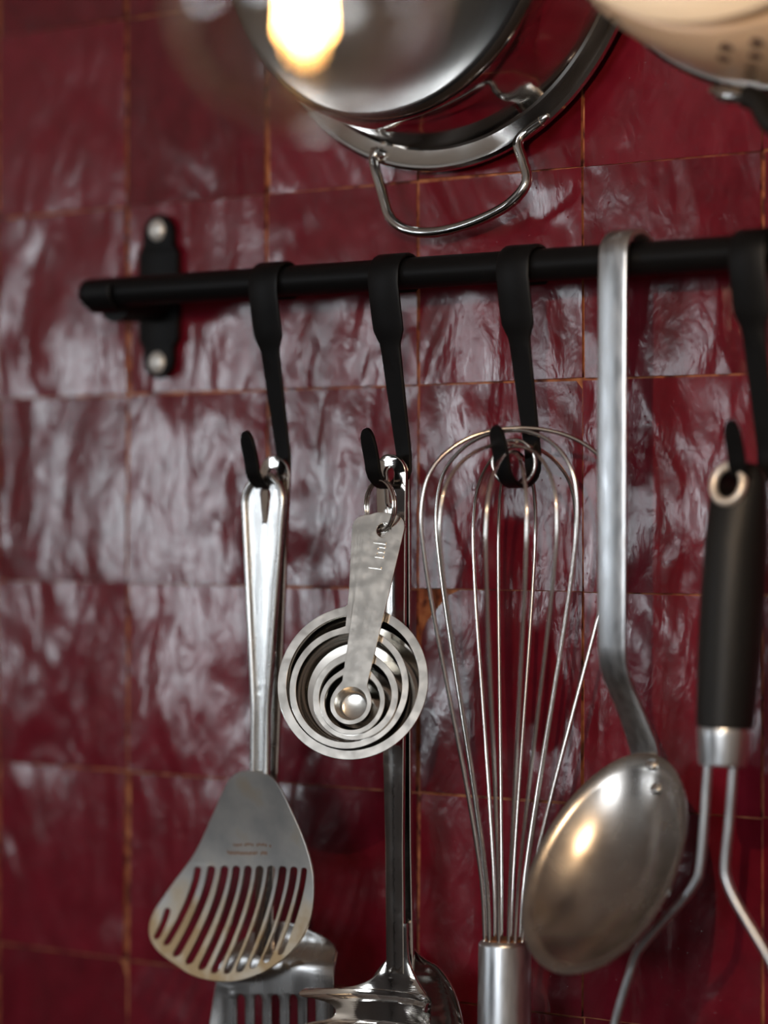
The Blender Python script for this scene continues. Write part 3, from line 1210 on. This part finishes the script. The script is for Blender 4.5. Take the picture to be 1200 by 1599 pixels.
# ------------------------------------------------------------------ colander
YC = -62.0
ccn = W(1250, -326, YC)
col = empty('colander', ccn, 'colander coloured cream for reflected room light, with round holes, its foot turned outward', 'colander')
cp_out = [(102, -57.5), (108.5, -56.5), (113.5, -51), (119, -36), (123, -15), (124.5, -4)]
cp_in = [(123.1, -4), (121.6, -15), (117.6, -36), (112.4, -50), (107.8, -55), (101, -56.2)]
cfn = lambda x, z, h_: ccn + Vector((x, h_, z))
cbody = lathe_mesh([(0, -57.5)] + cp_out + cp_in + [(0, -56.2)], cfn, 144)


def crad(h_):
    for (r0, h0), (r1, h1) in zip(cp_out[1:], cp_out[2:]):
        if h0 <= h_ <= h1:
            return r0 + (r1 - r0) * (h_ - h0) / (h1 - h0)
    return 124.0


cut = []
for cl in range(6):
    for (hh, a_0, cnt) in ((-50, -92, 5), (-41, -95.5, 5), (-31, -91.8, 5), (-21, -95.3, 5)):
        for q in range(cnt):
            a = R(a_0 + 7.6 * q + 60 * cl)
            o = cfn(crad(hh) * math.cos(a), crad(hh) * math.sin(a), hh)
            nd = Vector((math.cos(a) * 0.94, -0.3, math.sin(a) * 0.94)).normalized()
            e1 = nd.cross(Vector((0, 1, 0))).normalized()
            e2 = nd.cross(e1)
            cut.append(lathe_mesh([(0, -6), (3.1, -6), (3.1, 6), (0, 6)], lambda x, z, h_: o + e1 * x + e2 * z + nd * h_, 14))
cbody = boolean(cbody, join_meshes(cut))
bo = link('body', cbody, [M_COL, M_COLIN], col, 30)
cw = wloc(col)
for p in cbody.polygons:                      # dark inner colour stands in for shade behind the holes
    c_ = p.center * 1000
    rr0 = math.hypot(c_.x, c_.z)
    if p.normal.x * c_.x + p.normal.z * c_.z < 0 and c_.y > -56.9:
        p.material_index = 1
link('rim', lathe_mesh([(123, -4.5), (125.6, -4.8), (127.6, -3), (127.8, -0.6), (126, 0.8), (122, 0.4)], cfn, 144, True), M_POL, col, 40)
link('foot', lathe_mesh([(0, -75.5), (84, -75.5), (97, -75), (102.5, -73.4), (105.6, -70.8), (106.0, -66.6), (104.6, -64.6), (101, -64), (100, -57), (0, -57)], cfn, 128), M_COLF, col, 40)
link('handle_bracket', tube_mesh(catmull([W(1114, 141, YC - 6), W(1130, 147, YC - 9), W(1150, 150, YC - 10), W(1172, 152, YC - 9), W(1186, 150, YC - 6)], 5),
                                 [2.2] * 4 + [3.6] * 13 + [2.2] * 4, 14), M_POL, col, 60)
link('handle', tube_mesh(catmull([W(1168, 150, YC - 8), W(1188, 162, YC - 10), W(1204, 190, YC - 12), W(1240, 208, YC - 13), W(1300, 212, YC - 13), W(1350, 196, YC - 12), W(1372, 168, YC - 10), W(1386, 150, YC - 8)], 6), 5.2, 16), M_RUBBER, col, 60)

# ------------------------------------------------------------------ pendant lamp with a clear globe bulb
BD = 955.0
bc = WZ(477, -6, BD)
lamp = empty('pendant_lamp', bc, 'glowing clear glass globe bulb hanging in front of the steel pan', 'lamp')
RB = 42.0
M_GLASS = bpy.data.materials.new('thin_clear_glass')
M_GLASS.use_nodes = True
nt = M_GLASS.node_tree
nt.nodes.clear()
out_ = nt.nodes.new('ShaderNodeOutputMaterial')
mx_ = nt.nodes.new('ShaderNodeMixShader')
lw_ = nt.nodes.new('ShaderNodeLayerWeight')
lw_.inputs[0].default_value = 0.5
pw = nt.nodes.new('ShaderNodeMath')
pw.operation = 'POWER'
pw.inputs[1].default_value = 2.0
nt.links.new(lw_.outputs['Facing'], pw.inputs[0])
fr = nt.nodes.new('ShaderNodeMath')
fr.operation = 'MULTIPLY_ADD'
fr.inputs[1].default_value = 0.78
fr.inputs[2].default_value = 0.2
nt.links.new(pw.outputs[0], fr.inputs[0])
tr = nt.nodes.new('ShaderNodeBsdfTransparent')
tr.inputs[0].default_value = (0.97, 0.95, 0.93, 1)
gl = nt.nodes.new('ShaderNodeBsdfGlossy')
gl.inputs['Roughness'].default_value = 0.04
nt.links.new(fr.outputs[0], mx_.inputs[0])
nt.links.new(tr.outputs[0], mx_.inputs[1])
nt.links.new(gl.outputs[0], mx_.inputs[2])
nt.links.new(mx_.outputs[0], out_.inputs[0])
gp = []
for k in range(25):
    a = R(-90 + 150 * k / 24)
    gp.append((RB * math.cos(a), RB * math.sin(a)))
gp += [(16.5, 42), (14.0, 48), (13.2, 56)]
bfn = lambda x, z, h_: bc + Vector((x, z, h_))
bulb = link('bulb', lathe_mesh(gp, bfn, 64), M_GLASS, lamp, 80)
M_FIL = bpy.data.materials.new('glowing_filament')
M_FIL.use_nodes = True
nt = M_FIL.node_tree
nt.nodes.clear()
out_ = nt.nodes.new('ShaderNodeOutputMaterial')
em = nt.nodes.new('ShaderNodeEmission')
em.inputs[0].default_value = (1.0, 0.52, 0.16, 1)
em.inputs[1].default_value = 70.0
nt.links.new(em.outputs[0], out_.inputs[0])
for k in range(4):
    a = R(45 + 90 * k)
    p0 = bc + Vector((5.0 * math.cos(a), 5.0 * math.sin(a), -11 - 3.0 * (k % 2)))
    p1 = bc + Vector((3.2 * math.cos(a), 3.2 * math.sin(a), 24))
    link('filament', tube_mesh([p0, p1], 1.0, 8), M_FIL, bulb)
link('stem', lathe_mesh([(0.0, 20), (1.6, 20), (1.8, 28), (5, 40), (10, 50), (11, 56)], bfn, 20), M_GLASS, bulb)
link('bulb_cap', lathe_mesh([(13.4, 54), (13.6, 60), (12.8, 63), (13.6, 66), (12.8, 69), (13.6, 72), (12.8, 75), (13, 78), (0, 80)], bfn, 32), M_BRASS, bulb)
link('socket', lathe_mesh([(15, 58), (19, 58), (20, 62), (20, 98), (17, 106), (6, 112), (4, 120), (0, 121)], bfn, 40), M_BLACK, lamp)
link('cord', tube_mesh([bc + Vector((0, 0, 118)), bc + Vector((0, 0, 400)), Vector((bc.x, bc.y, 1049))], 3.0, 10), M_BLACK, lamp)
link('ceiling_rose', lathe_mesh([(0, 0), (44, 0), (46, 8), (44, 22), (40, 25), (0, 25)], lambda x, z, h_: Vector((bc.x + x, bc.y + z, 1025 + h_)), 40), M_BLACK, lamp)

pl_ = bpy.data.lights.new('bulb_glow', 'POINT')
pl_.energy = 5.5
pl_.color = (1.0, 0.70, 0.42)
pl_.shadow_soft_size = 0.004
po = bpy.data.objects.new('bulb_glow', pl_)
COL.objects.link(po)
po.location = world_m(bc)
